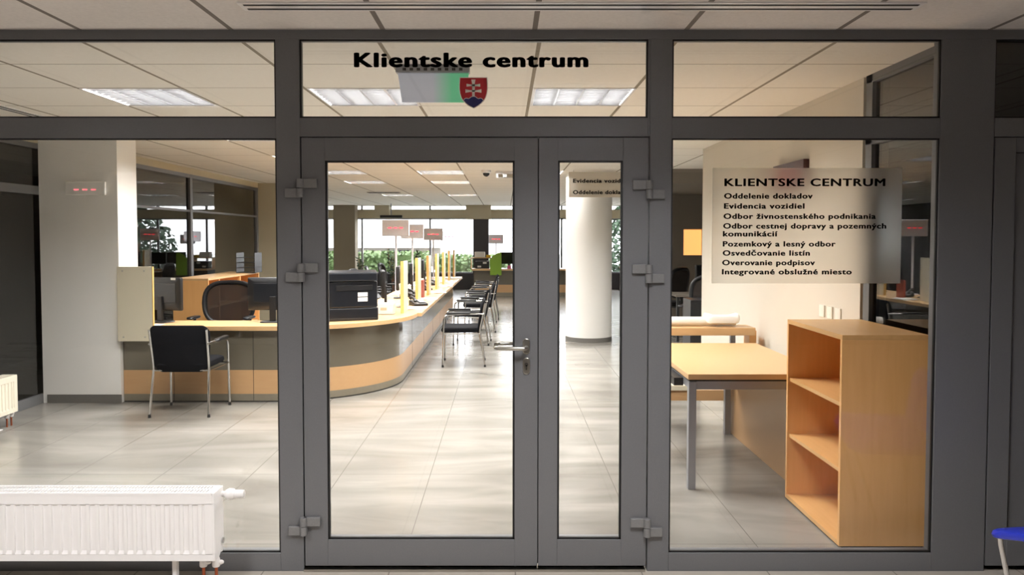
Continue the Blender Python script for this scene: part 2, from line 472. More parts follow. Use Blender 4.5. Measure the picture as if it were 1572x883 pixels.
# right side
lglaz('wall_right', F1+.01, 4.80, (3.8, 4.755), x=2.2+.06, top=2.572, mid=(2.15, 2.21))
wr = struct(MB().box(2.2, 2.36, 4.83, 8.72, 0, ZC).build('wall_right_plaster', 'wallcream'))
MB().box(2.19, 2.2, 4.83, 8.72, 0, .08).build('skirting', 'base', wr)
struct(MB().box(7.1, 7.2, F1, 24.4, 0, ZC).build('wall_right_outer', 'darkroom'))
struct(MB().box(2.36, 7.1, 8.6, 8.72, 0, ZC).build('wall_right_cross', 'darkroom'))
struct(MB().box(2.36, 7.1, 8.72, 8.76, 0, ZC).build('wall_right_cross_face', 'wallgrey'))
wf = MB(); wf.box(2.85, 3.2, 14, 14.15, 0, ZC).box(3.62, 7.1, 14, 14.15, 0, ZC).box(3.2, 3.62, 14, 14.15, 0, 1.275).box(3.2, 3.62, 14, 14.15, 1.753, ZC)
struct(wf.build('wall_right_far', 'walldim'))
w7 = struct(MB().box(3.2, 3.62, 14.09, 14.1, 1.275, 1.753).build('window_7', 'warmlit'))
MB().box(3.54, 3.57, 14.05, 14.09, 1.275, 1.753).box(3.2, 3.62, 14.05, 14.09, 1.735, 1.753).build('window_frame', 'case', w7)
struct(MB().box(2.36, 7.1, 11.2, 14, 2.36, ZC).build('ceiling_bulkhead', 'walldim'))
# window wall far behind
YW = 24.0
wb = MB()
struct(MB().box(-7.5, 7.1, YW, YW+.3, 0, .49).build('wall_back_spandrel', 'dark_board'))
wb.box(-7.5, 7.1, YW, YW+.3, 2.19, 2.446)
wb.box(-1.18, -.42, YW-.4, YW+.3, 2.15, ZC).box(-3.95, -3.5, YW-.3, YW+.3, 2.19, ZC)
struct(wb.build('wall_back', 'beam'))
struct(MB().box(-5.15, -4.5, YW-.5, YW-.02, 0, ZC).build('pillar_back', 'pillar'))
struct(MB().box(-.96, -.49, YW-.3, YW+.1, .0, 2.15).build('pillar_back_dark', 'dark_board'))
xs = [-7.5, -5.9, -4.4, -2.3, -.75, .25, 1.75, 3.2, 4.6, 7.1]
for i in range(len(xs)-1):
    a, b_ = xs[i], xs[i+1]
    fr = MB(); y0, y1 = YW+.1, YW+.16
    for z0, z1 in ((.49, .53), (2.15, 2.19), (2.446, 2.46), (2.56, ZC)): fr.box(a, b_, y0, y1, z0, z1)
    for xx in (a, b_-.03): fr.box(xx, xx+.03, y0, y1, .49, ZC)
    o = struct(fr.build('window_%d' % (8+i), 'alu'))
    MB().box(a, b_, y0+.025, y0+.033, .49, ZC).build('glass_pane', 'glass', o)
# round column
cl = struct(MB().lathe([(.355, 0), (.355, ZC)], (1.30, 12.1, 0), 64).build('column', 'wallw', smooth=True))
MB().lathe([(.36, 0), (.36, .07)], (1.30, 12.1, 0), 64).build('skirting', 'base', cl, True)

# ------------------------------------------------------------------ ceiling luminaires
def make_light(label, group, w, col):
    t = thing('ceiling_light', (0, 0, 0), label, 'ceiling light', group)
    L = .66; b = MB()
    h = .085
    b.box(-L/2, L/2, -L/2, L/2, h-.005, h)
    for sx in (-1, 1):
        b.box(sx*L/2-.008, sx*L/2+.008, -L/2, L/2, -.004, h); b.box(-L/2, L/2, sx*L/2-.008, sx*L/2+.008, -.004, h)
    b.build('housing', 'white_enamel', t)
    lv = MB()
    for i in range(1, 9):                                   # cross blades
        y = -L/2 + L*i/8 - (.018 if i == 8 else 0); lv.prism([(y-.0095, .030), (y+.0095, .030), (y+.0015, -.002), (y-.0015, -.002)], 'x', -L/2, L/2)
    for i in range(0, 5):                                    # lengthwise reflector ridges
        x = -L/2 + L*i/4; lv.prism([(x-.018, .03), (x+.018, .03), (x+.004, -.003), (x-.004, -.003)], 'y', -L/2, L/2)
    lv.build('louvre', 'louvre', t)
    for i in range(4):
        x = -L/2+L*(i+.5)/4
        MB().lathe([(.008, -.29), (.008, .29)], (x, 0, .066), 10, 'y').build('tube', emis_tube, t, True)
    ld = bpy.data.lights.new('lamp', 'AREA'); ld.shape = 'SQUARE'; ld.size = .6; ld.energy = w; ld.color = col
    lo = bpy.data.objects.new('lamp', ld); COL.objects.link(lo); lo.parent = t; lo.location = (0, 0, .038)
    return t
emis_tube = emis('fluorescent_tube', (255, 246, 230), 4)
warm = (1, .98, .94)
GL = 'recessed louvred ceiling lights of the office'
lt = make_light('square louvred ceiling light at upper left, seen through the left transom pane', GL, ROOM_W, warm)
lt.location = (-2.807+.3425, 5.166+.35, ZC)
rows = [(5.166, 'first'), (7.266, 'second'), (9.366, 'third'), (11.466, 'fourth'), (13.566, 'fifth'), (17.766, 'sixth')]  # fourth row is added to brighten the round column and mid office
cols = [(-2.807, 'left column'), (-1.306, 'middle column'), (.184, 'right column')]
for ry, rn in rows:
    for cx, cn in cols:
        if rn == 'first' and cn == 'left column': continue
        if rn == 'first' and cn == 'middle column': lab = 'square louvred ceiling light partly behind the grey and green hanging sign'
        elif rn == 'first': lab = 'square louvred ceiling light right of the coat of arms, below the word centrum'
        else: lab = 'louvred ceiling light, %s of the %s row back from the glass front' % (cn, rn)
        dup(lt, (cx+.3425, ry+.35, ZC), 0, lab)
for (x, y) in ((3.5, 9.3+.6), (-5.6, 20.2), (3.6, 18.1)):
    dup(lt, (x, y, ZC), 0, {3.5: 'louvred ceiling light beyond the white wall at far right', -5.6: 'louvred ceiling light near the far left windows', 3.6: 'louvred ceiling light behind the round column'}[x])
hl = make_light('square louvred light in the lobby ceiling in front of the door', 'lobby ceiling lights', HALL_W, (1, .985, .98))
hl.location = (.5, 2.15, 2.556)
dup(hl, (-2.4, 1.9, 2.556), 0, 'square louvred light in the lobby ceiling above the white radiator')
for o in (hl,): pass
# air slots
def diffuser(loc, L, rz, label):
    t = thing('air_diffuser', loc, label, 'air vent', None, rz)
    MB().box(-L/2-.02, L/2+.02, -.055, .055, -.006, 0).build('frame', 'white_enamel', t)
    b = MB()
    for y in (-.027, .03): b.box(-L/2, L/2, y-.009, y+.009, -.0075, -.005)
    b.build('slot', 'gasket', t)
diffuser((.315, 3.295, 2.556), 2.79, 0, 'long white two slot air diffuser in lobby ceiling above the door')
diffuser((-3.78, 5.9, ZC), 2.6, PI/2, 'white two slot air diffuser in office ceiling along the left partition')
t = thing('air_grille', (-2.62, 17.0, ZC), 'dark rectangular air grille in the office ceiling near the far windows', 'air vent')
MB().box(-.35, .35, -.15, .15, -.01, 0).build('frame', 'pillar', t)
b = MB()
for i in range(6): b.box(-.33+i*.11, -.24+i*.11, -.13, .13, -.014, -.009)
b.build('slots', 'dark_board', t)
t = thing('air_conditioner', (.28, 12.0, ZC), 'white ceiling cassette air conditioner above the aisle', 'air conditioner')
MB().box(-.42, .42, -.42, .42, -.035, 0).build('cover', 'white_enamel', t, bevel=.01)
b = MB()
for a in range(4):
    b.box(-.3, .3, -.38, -.31, -.038, -.034, Matrix.Rotation(a*PI/2, 4, 'Z'))
b.box(-.25, .25, -.25, .25, -.037, -.033)
b.build('intake', 'pillar', t)
t = thing('security_camera', (-.27, 11.4, ZC), 'small white dome camera on the office ceiling', 'camera')
MB().lathe([(.07, 0), (.07, -.03), (.055, -.045)], n=20).build('mount', 'white_enamel', t, True)
MB().lathe([(.05, -.04), (.045, -.07), (.025, -.09), (.004, -.096)], n=20).build('dome', 'screen', t, True)

# ------------------------------------------------------------------ signs on the glass
YG = F0+.019
b = MB(); text_mb(b, 'Klientske centrum', -.706, .391, 2.387, .068, YG, .05)
tag(b.build('glass_lettering', 'ink'), 'bold black lettering Klientske centrum on the transom glass over the door', 'lettering')
def crest():
    t = thing('coat_of_arms', (-.147, YG, 2.268), 'small red white and blue coat of arms on the transom glass', 'emblem')
    k = .125/560
    q = lambda px, py: ((px-495)*k, (492-py)*k)
    half = [(770, 183), (778, 300), (780, 400), (768, 500), (742, 590), (705, 650), (650, 706), (580, 760), (505, 803)]
    full = [q(*p) for p in half] + [q(990-px, py) for px, py in half[-2::-1]]
    out = [(x*1.06, z*1.05) for x, z in full]
    MB().prism(out, 'y', -.0002, 0).build('border', 'crest_white', t)
    MB().prism(full, 'y', -.0005, -.0003).build('shield', 'crest_red', t)
    c = MB()
    for P in ([(450, 215), (540, 215), (524, 300), (522, 600), (468, 600), (466, 300)],
              [(350, 302), (420, 316), (570, 316), (637, 302), (637, 366), (570, 354), (420, 354), (350, 366)],
              [(327, 416), (420, 434), (570, 434), (663, 416), (663, 492), (570, 474), (420, 474), (327, 492)]):
        c.prism([q(*p) for p in P], 'y', -.0008, -.0006)
    c.build('double_cross', 'crest_white', t)
    def hills(g):
        pts = [(285-g, 645)]
        for cx, cy, r, a0, a1 in ((350, 668, 58+g, 200, 305), (495, 668, 96+g, 220, 320), (640, 668, 58+g, 235, 340)):
            for i in range(9):
                a = math.radians(a0+(a1-a0)*i/8); pts.append((cx+r*math.cos(a), cy+r*math.sin(a)))
        pts += [(705+g, 645), (650, 704), (580, 758), (495, 801), (410, 758), (340, 704)]
        return [q(*p) for p in pts]
    MB().prism(hills(12), 'y', -.0010, -.0009).build('hill_outline', 'crest_white', t)
    MB().prism(hills(0), 'y', -.0013, -.0011).build('hills', 'crest_blue', t)
crest()
t = thing('information_sign', (0, 0, 0), 'frosted rectangular sign with black office list on the right glass pane', 'sign')
MB().box(.977, 1.868, F0+.0165, F0+.0195, 1.374, 1.917).build('frosted_film', 'film', t)
import_lines = [('KLIENTSKE CENTRUM', 1112.8, 1359, 284.8, 11.8), ('Oddelenie dokladov', 1112.5, 1248.3, 304, 8.4), ('Evidencia vozidiel', 1112.5, 1236, 319.5, 8.4),
    ('Odbor živnostenského podnikania', 1112, 1345.5, 335.2, 8.4), ('Odbor cestnej dopravy a pozemných', 1111.6, 1361.7, 350.2, 8.4), ('komunikácií', 1111.3, 1195.3, 362.3, 8.4),
    ('Pozemkový a lesný odbor', 1111.3, 1284.5, 377.9, 8.4), ('Osvedčovanie listín', 1111.3, 1245.3, 392, 8.4), ('Overovanie podpisov', 1110.7, 1253.3, 406.8, 8.4),
    ('Integrované obslužné miesto', 1110.4, 1310, 421, 8.4)]
b = MB()
for s_, u0, u1, v, cap in import_lines:                     # sign layout: millimetre grid of the film
    text_mb(b, s_, .977+(u0-1095)*.003072, .977+(u1-1095)*.003072, 1.917-(v-257)*.003051, cap*.00305, F0+.0158, .046 if cap < 10 else .036)
b.build('lettering', 'ink', t)
# hanging signs
t = thing('exit_sign', (-.41, 4.5, ZC), 'grey and green exit sign plate hanging from the office ceiling behind the lettering', 'sign')
MB().box(-.21, .21, -.03, .03, -.045, 0).build('housing', 'alu', t, bevel=.004)
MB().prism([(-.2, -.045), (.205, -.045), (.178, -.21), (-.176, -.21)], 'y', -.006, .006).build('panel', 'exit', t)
b = MB()
for i in range(9): b.box(-.17+i*.04, -.15+i*.04, -.031, -.03, -.035, -.02)
b.build('vent_slots', 'gasket', t)
t = thing('hanging_sign', (0, 0, 0), 'pale hanging sign with two black text lines in front of the round column', 'sign')
MB().box(.93, 1.96, 11.4, 11.408, 2.178, 2.545).build('panel', 'hangsign', t)
for x in (1.0, 1.9): MB().tube([(x, 11.404, 2.54), (x, 11.404, ZC)], .004).build('hanger', 'steel', t)
b = MB(); text_mb(b, 'Evidencia vozidiel', .99, 1.79, 2.388, .058, 11.397, .05); text_mb(b, 'Oddelenie dokladov', .99, 1.84, 2.222, .058, 11.397, .05)
b.build('lettering', 'ink', t)

# ------------------------------------------------------------------ radiators
def radiator(name, loc, rz, L, m, label, thermo=True):
    """front faces -Y, right end at +x; origin under the right front corner"""
    t = thing(name, loc, label, 'radiator', None, rz)
    z0, z1, D = .12, .433, .115
    b = MB(); b.box(-L, -.006, .006, .012, z0, z1-.012)
    b.prism([(0, z0), (.007, z0), (.007, z0+.05), (0, z0+.032)], 'x', -L, -.001)
    b.prism([(0, z1-.052), (.007, z1-.058), (.007, z1-.012), (0, z1-.012)], 'x', -L, -.001)
    n = int((L-.05)/.0425)
    for i in range(n+1):                                   # lands between the pressed channels
        x = -.024-i*.0425
        w = .008 if i else .022
        b.prism([(x-w-.003, .007), (x-w+.001, 0), (x+w-.001, 0), (x+w+.003, .007)], 'z', z0+.03, z1-.05)
    b.build('front_panel', m, t)
    MB().box(-L, -.006, D-.012, D, z0, z1-.012).build('rear_panel', m, t, bevel=.004)
    MB().prism([(-.001, z0), (-.001, z1-.0005), (D, z1-.0005), (D, z0+.06), (D-.015, z0+.03), (D-.06, z0)], 'x', -.012, 0).build('side_cover', m, t, bevel=.003)
    g = MB(); g.box(-L, -.013, -.001, .014, z1-.012, z1).box(-L, -.013, D-.014, D, z1-.012, z1).box(-L, -.03, D/2-.008, D/2+.008, z1-.012, z1-.0003).box(-.03, -.013, .014, D-.014, z1-.012, z1-.0006)
    k = int(L/.0145)
    for i in range(k):
        x = -.036-i*.0145; g.box(x-.0035, x+.0035, .013, D-.013, z1-.007, z1-.001)
    g.build('top_grille', m, t)
    MB().box(-L+.02, -.02, .02, D-.02, z0+.01, z1-.06).build('convector_core', 'dark_board', t)  # core coloured dark to paint the shade behind the grille slots
    if thermo:
        v = MB(); v.lathe([(.012, -.004), (.014, .012), (.02, .016), (.026, .03), (.025, .05), (.0195, .056), (.019, .09), (.0175, .1), (.012, .101)], (.004, D-.02, .398), 22, 'x')
        v.build('thermostat_valve', 'white_enamel', t, True)
        MB().lathe([(.014, 0), (.014, .006), (.008, .008)], (0, D-.02, z0+.06), 16, 'x').build('vent_plug', 'chrome', t, True)
    for x in (-.072, -.014):
        p = MB().tube([(x, .05, .0), (x, .05, .085)], .0075, 12).build('copper_pipe', 'copper', t, True)
        MB().lathe([(.016, .075), (.018, .08), (.018, .105), (.013, .122)], (x, .05, 0), 14).lathe([(.009, .0), (.011, .012), (.006, .022)], (x+.012, .05, .095), 12, 'x').build('valve_union', 'white_enamel', p, True)
    for x in (-.205, -L+.25):
        MB().box(x-.011, x+.011, .045, .07, 0, z0+.02).box(x-.035, x+.035, .02, .095, 0, .006).build('foot', 'white_enamel', t, bevel=.002)
    return t
radiator('radiator', (-1.317, 3.50, 0), 0, 2.1, 'white_enamel', 'low white ribbed radiator in the lobby in front of the left glass pane')
radiator('radiator', (-4.13, 6.58, 0), PI/2, 2.2, 'cream_enamel', 'low cream radiator inside the office along the dark left partition')

# ------------------------------------------------------------------ reception counter
def cpath(xl, r, cx, cy, yend, n=18):
    p = [(xl, cy-r), (cx-.3, cy-r)]
    for i in range(n+1):
        a = -PI/2 + PI/2*i/n; p.append((cx+r*math.cos(a), cy+r*math.sin(a)))
    p.append((cx+r, yend)); return p
rc = thing('reception_counter', (0, 0, 0), 'long curved reception counter front of grey panel and beech band', 'counter')
pth = cpath(-3.685, 1.16, -2.29, 8.675, 17.0)
MB().strip(pth, .03, .311, .70).build('upper_panel', 'lam', rc, True)
MB().strip(pth, .032, .079, .311).build('wood_band', 'band', rc, True)
MB().strip(pth, .028, .012, .079).build('plinth', 'plinth', rc, True)
MB().strip(pth, .02, 0, .012).build('base_gap', 'gasket', rc, True)
MB().box(-1.75, -1.13, 16.98, 17.01, 0, .70).build('end_panel', 'ivory', rc)
for x in (-2.43, -3.2): MB().box(x-.0015, x+.0015, 7.511, 7.516, .012, .70).build('joint', 'gasket', rc)
for y in (9.5, 10.86, 12.2, 13.6): MB().box(-1.134, -1.1285, y-.0015, y+.0015, .012, .70).build('joint', 'gasket', rc)
wt = []
po = [(-3.66, 7.435)]
for i in range(25):
    a = -PI/2 + PI/2*i/24; po.append((-2.3+1.315*math.cos(a), 8.75+1.315*math.sin(a)))
po += [(-.985, 8.80), (-1.75, 8.80)]
po += [(-1.76, 8.7), (-1.85, 8.45), (-2.02, 8.2), (-2.25, 8.03), (-2.5, 7.955), (-3.66, 7.955)]
tag(MB().prism(po, 'z', .70, .745).build('counter_worktop', 'beech', bevel=.004), 'curved beech counter worktop carrying the black printer', 'worktop')
GD = 'beech worktops along the straight counter'
ordn = ['first', 'second', 'third', 'fourth', 'fifth', 'sixth']
JY = [8.802+1.366*k for k in range(7)]
for k in range(6):
    o = MB().box(-1.75, -.94+.003*k, JY[k]+.002, JY[k+1]-.002, .70, .742).build('counter_worktop', 'beechy', bevel=.003)
    tag(o, '%s straight beech counter worktop from the curved corner' % ordn[k], 'worktop', GD)
# ivory end screen with screws
t = thing('counter_screen', (-3.51, 7.412, 0), 'ivory upright screen with four screws at the left end of the counter', 'screen panel')
MB().box(-.168, .168, -.012, .012, .605, 1.315).build('board', 'ivory', t, bevel=.002)
MB().box(.165, .172, -.0125, .0125, .605, 1.315).build('edge_strip', 'edge', t)
for x in (-.115, .09):
    for z in (.645, 1.275): MB().lathe([(.008, 0), (.007, -.003), (.003, -.004)], (x, -.012, z), 12, 'y').build('screw', 'steel', t, True)
MB().box(.1, .15, .0121, .02, .64, .69).build('bracket', 'edge', t)
# dividers
GV = 'upright screens between the counter workstations'
dv = None
for k in range(7):
    loc = (-1.142+.006*k, JY[k]-.06 if k else 8.72, .743)
    lab = '%s slim upright counter screen with beech edge, counting from the printer' % (ordn+['seventh'])[k]
    if dv is None:
        dv = thing('counter_divider', loc, lab, 'screen panel', GV)
        MB().box(-.008, .012, .0, .37, 0, .58).build('board', 'ivory', dv)
        MB().box(-.022, .0125, -.012, 0, 0, .582).build('edge_strip', 'edge', dv)
    else: dup(dv, loc, 0, lab)
    if k == 0: dv.location.z = .745

# ------------------------------------------------------------------ visitor chairs
def visitor():
    t = thing('visitor_chair', (0, 0, 0), 'x', 'chair', 'black visitor chairs with chrome legs')
    for s in (-1, 1):
        p = [(s*.275, .255, .006), (s*.272, .248, .3), (s*.27, .24, .58), (s*.27, .225, .625), (s*.27, .19, .645), (s*.268, 0, .652), (s*.262, -.2, .655), (s*.255, -.25, .652)]
        l = MB().tube(p, .0115, 10).build('leg', 'chrome', t, True)
        MB().lathe([(.014, 0), (.014, .012), (.012, .03)], (s*.275, .255, 0), 12).build('foot_cap', 'black_plastic', l, True)
        p = [(s*.26, -.262, .006), (s*.25, -.225, .25), (s*.243, -.195, .42), (s*.245, -.205, .5), (s*.25, -.262, .78)]
        l = MB().tube(p, .0115, 10).build('leg', 'chrome', t, True)
        MB().lathe([(.014, 0), (.014, .012), (.012, .03)], (s*.26, -.262, 0), 12).build('foot_cap', 'black_plastic', l, True)
        o = rrect(.045, .30, .02, 4, (s*.272, .06))
        MB().pad(o, lambda u, v: (u, v, .664+.014*(v-.06)), lambda u, v: (0, 0, 1), .012).build('armrest', 'black_plastic', t, True)
    MB().tube([(-.271, .245, .41), (.271, .245, .41)], .009, 8).tube([(-.243, -.195, .41), (.243, -.195, .41)], .009, 8).tube([(-.25, -.2, .41), (-.271, .245, .41)], .009, 8).tube([(.25, -.2, .41), (.271, .245, .41)], .009, 8).build('seat_frame', 'chrome', t, True)
    MB().pad(rrect(.49, .5, .08, 6, (0, .03)), lambda u, v: (u, v, .452+.25*max(0, -v-.05)**2-.5*max(0, v-.18)**2), lambda u, v: (0, 0, 1), .034).build('seat', 'black_fabric', t, True)
    ol = []
    for x, z in rrect(.53, .43, .09, 7, (0, .607)):
        k = (z-.395)/.43
        x *= .92+.12*k
        if z > .75: z -= .016*math.cos(min(1, abs(x)/.22)*PI/2)
        ol.append((x, z))
    MB().pad(ol, lambda u, v: (u, -.212-.17*(v-.45)+.55*u*u-(.0 if v < .45 else .0), v), lambda u, v: (0, 1, 0), .014, .07).build('backrest', 'black_fabric', t, True)
    return t
vc = visitor(); vc.location = (-2.885, 7.118, 0); vc.rotation_euler = (0, 0, .02)
vc['label'] = 'black visitor chair with chrome legs, seen from behind at the left counter'
for i, (x, y, rz, lab) in enumerate(((-.515, 9.82, 1.60, 'black visitor chair with chrome legs nearest the door beside the straight counter'),
        (-.49, 11.75, 1.52, 'second black visitor chair from the front along the straight counter'),
        (-.43, 13.3, 1.62, 'third black visitor chair from the front along the straight counter'),
        (-.40, 14.9, 1.5, 'fourth black visitor chair from the front along the straight counter'),
        (-.40, 16.3, 1.6, 'farthest black visitor chair in the row along the straight counter'))):
    dup(vc, (x, y, 0), rz, lab)

# ------------------------------------------------------------------ office chairs (face +Y)
def office_chair():
    t = thing('office_chair', (0, 0, 0), 'x', 'office chair', 'black mesh office chairs behind the counter')
    b = MB()
    for i in range(5):
        a = 2*PI*i/5+.3; c, s = math.cos(a), math.sin(a)
        b.tube([(0, 0, .1), (c*.15, s*.15, .095), (c*.29, s*.29, .07)], [.028, .022, .016], 8)
    b.lathe([(.04, .06), (.04, .13)], n=14)
    base = b.build('base', 'black_plastic', t, True)
    for i in range(5):
        a = 2*PI*i/5+.3; c, s = math.cos(a)*.29, math.sin(a)*.29
        MB().lathe([(.02, -.022), (.027, -.018), (.027, .018), (.02, .022)], (c, s, .027), 14, 'x').tube([(c, s, .03), (c, s, .075)], .008, 8).build('caster', 'black_plastic', base, True)
    MB().lathe([(.025, .12), (.025, .28), (.016, .285), (.016, .42)], n=14).build('gas_column', 'steel', t, True)
    MB().pad(rrect(.5, .48, .1, 6, (0, .02)), lambda u, v: (u, v, .48-.6*max(0, v-.15)**2), lambda u, v: (0, 0, 1), .04).build('seat', 'black_fabric', t, True)
    oval = []
    for i in range(36):
        a = 2*PI*i/36; c, s = math.cos(a), math.sin(a)
        x = .285*math.copysign(abs(c)**.62, c); z = .235*math.copysign(abs(s)**.7, s)
        x *= 1-.06*(z/.235 < 0)*abs(z/.235)
        oval.append((x, .84+z))
    yb = lambda u, v: -.26-.12*(v-.84)+.5*u*u
    MB().tube([(u, yb(u, v), v) for u, v in oval], .029, 10, True, .8).build('back_frame', 'black_plastic', t, True)
    MB().pad([(u*.97, .84+(v-.84)*.96) for u, v in oval], lambda u, v: (u, yb(u, v), v), lambda u, v: (0, 1, 0), .003, .03).build('back_mesh', 'mesh', t, True)
    MB().tube([(0, -.05, .43), (0, -.24, .44), (0, -.29, .52), (0, -.27, .64)], [.025, .025, .03, .03], 10).build('back_support', 'black_plastic', t, True)
    for s in (-1, 1):
        a = MB().tube([(s*.22, 0, .44), (s*.3, 0, .46), (s*.31, .0, .55), (s*.31, .0, .69)], .016, 10).build('arm_post', 'black_plastic', t, True)
        MB().pad(rrect(.075, .26, .03, 5, (s*.31, .03)), lambda u, v: (u, v, .70), lambda u, v: (0, 0, 1), .013).build('arm_pad', 'black_plastic', a, True)
    return t
oc = office_chair(); oc.location = (-3.16, 8.72, 0); oc.rotation_euler = (0, 0, PI)
oc['label'] = 'black mesh back office chair between two monitors behind the left counter'
for x, y, rz, lab in ((-2.2, 11.0, -1.35, 'black office chair behind the printer at the first straight workstation'),
        (-2.15, 12.4, -1.7, 'second black office chair behind the straight counter'),
        (-2.15, 13.7, -1.4, 'third black office chair behind the straight counter'),
        (-2.15, 15.2, -1.6, 'fourth black office chair behind the straight counter')):
    dup(oc, (x, y, 0), rz, lab)
dup(oc, (2.62, 10.1, 0), 2.6, 'black office chair beyond the end of the white wall', 'office chairs beyond the white wall')
dup(oc, (2.75, 13.2, 0), .8, 'black office chair below the lit opening', 'office chairs beyond the white wall')

# ------------------------------------------------------------------ monitors (screen faces +Y)
def monitor(w=.5, h=.33):
    t = thing('monitor', (0, 0, 0), 'x', 'monitor', 'black monitors on the counter')
    MB().pad(rrect(w, h, .012, 3, (0, .12+h/2)), lambda u, v: (u, -.03+(0), v), lambda u, v: (0, 1, 0), .022, .05).build('housing', 'black_plastic', t, True)
    MB().box(-w/2+.015, w/2-.015, -.0085, -.006, .135, .12+h-.015).build('screen', 'screen', t)
    MB().box(-.03, .03, -.075, -.045, .01, .26).build('neck', 'black_plastic', t, bevel=.006)
    MB().pad(rrect(.24, .18, .05, 5, (0, -.05)), lambda u, v: (u, v, .007), lambda u, v: (0, 0, 1), .007).build('base', 'black_plastic', t, True)
    MB().box(-w/2+.06, w/2-.06, -.056, -.05, .2, .12+h-.06).build('back_cover', 'dark_plastic', t, bevel=.004)
    return t
mo = monitor(); mo.location = (-3.42, 7.84, .745); mo.rotation_euler = (0, 0, -.35)
mo['label'] = 'black monitor with a white label at the left end of the counter'
MB().box(.13, .19, -.053, -.0525, .425, .447).build('paper_label', 'paper', mo)
m2 = dup(mo, (-2.32, 7.84, .745), .05, 'black monitor seen from behind left of the door frame')
for ch in list(m2.children):
    if ch.name.startswith('paper_label'): bpy.data.objects.remove(ch)
for k, y in enumerate((9.55, 10.95, 12.3, 14.2, 15.4)):
    c = dup(m2, (-1.52, y, .742), 1.75-.1*(k % 2), '%s black monitor along the straight counter' % ordn[k])

# ------------------------------------------------------------------ printer on the corner
t = thing('printer', (-1.68, 8.13, .745), 'large black office printer on the curved counter corner', 'printer', None, .38)
MB().box(-.31, .31, -.25, .25, 0, .13).build('paper_tray', 'dark_plastic', t, bevel=.01)
MB().box(-.305, .305, -.245, .25, .133, .40).build('body', 'dark_plastic', t, bevel=.012)
MB().prism([(-.27, .403), (.25, .403), (.25, .47), (.18, .50), (-.2, .515), (-.27, .49)], 'x', -.30, .30).build('scanner_lid', 'dark_plastic', t, bevel=.012)
MB().box(-.12, .25, -.252, -.24, .31, .36).box(-.29, .29, -.253, -.244, .02, .025).build('rear_vent', 'black_plastic', t, bevel=.003)
for z in (.245, .195):
    MB().box(.1, .20, -.2475, -.245, z, z+.042).build('label', 'paper', t)
MB().box(-.28, -.16, -.248, -.243, .16, .3).build('socket_panel', 'black_plastic', t)
# box by the first divider
t = thing('paper_box', (-1.33, 8.66, .745), 'open white cardboard box beside the printer', 'box')
b = MB()
b.box(-.105, .105, -.08, -.076, 0, .12).box(-.105, .105, .076, .08, 0, .12).box(-.105, -.101, -.08, .08, 0, .12).box(.101, .105, -.08, .08, 0, .12).box(-.105, .105, -.08, .08, 0, .004)
b.build('carton', 'paper', t)
MB().box(-.04, .03, -.082, -.08, .045, .075).build('print', 'beam', t)
t = thing('telephone', (-1.43, 9.0, .742), 'dark desk telephone behind the white box', 'telephone', 'desk telephones', .4)
MB().prism([(-.1, 0), (.1, 0), (.1, .07), (-.1, .03)], 'x', -.09, .09).build('body', 'black_plastic', t, bevel=.006)
MB().tube([(-.07, -.08, .06), (-.07, -.06, .085), (-.07, .06, .11), (-.07, .09, .09)], [.022, .018, .018, .022], 10).build('handset', 'black_plastic', t, True)
MB().box(-.01, .07, -.05, .05, .055, .06, Matrix.Rotation(.2, 4, 'X')).build('keypad', 'alu', t)
tel = t
for k, (x, y) in enumerate(((-1.08, 9.75), (-1.3, 11.2), (-1.3, 12.6), (-1.3, 13.9))):
    dup(tel, (x, y, .742), .5+.3*k, 'desk telephone on the %s straight worktop' % ordn[k])
b = MB()
for i in range(5): b.box(-.105, .105, -.15, .15, i*.003, i*.003+.0025, Matrix.Rotation(.08*i-.1, 4, 'Z'))
ps = tag(b.build('paper_stack', 'paper', loc=(-1.06, 9.3, .742)), 'loose white papers on the first straight worktop', 'paper', 'papers on the counter')
for k, (x, y) in enumerate(((-1.05, 10.7), (-1.06, 12.0), (-1.08, 13.5), (-1.08, 14.8), (-1.05, 16.1))):
    o = ps.copy(); COL.objects.link(o); o.location = (x, y, .742+.02*0); o.rotation_euler.z = .5*k
    o['label'] = 'loose white papers on the %s straight worktop' % ordn[k+1]
tag(MB().box(-.1, .1, -.065, .065, 0, .0015).build('leaflet', 'bluepaper', loc=(-3.42, 7.56, .745)), 'pale blue leaflet on the left end of the counter', 'paper')
t = thing('leaflet_stand', (-1.24, 9.56, .742), 'slim upright white leaflet stand on the first straight worktop', 'stand')
MB().box(-.012, .012, -.09, .09, 0, .29, Matrix.Rotation(-.12, 4, 'Y')).build('leaflets', 'paper', t)
MB().box(-.07, .04, -.1, .1, 0, .01).build('base', 'alu', t)
t = thing('folder', (-1.16, 11.05, .742), 'upright brown red folder on the second straight worktop', 'folder')
MB().box(-.016, .016, -.1, .1, 0, .25).build('cover', 'red', t, bevel=.004); MB().box(-.012, .012, -.098, .102, .004, .246).build('pages', 'paper', t)

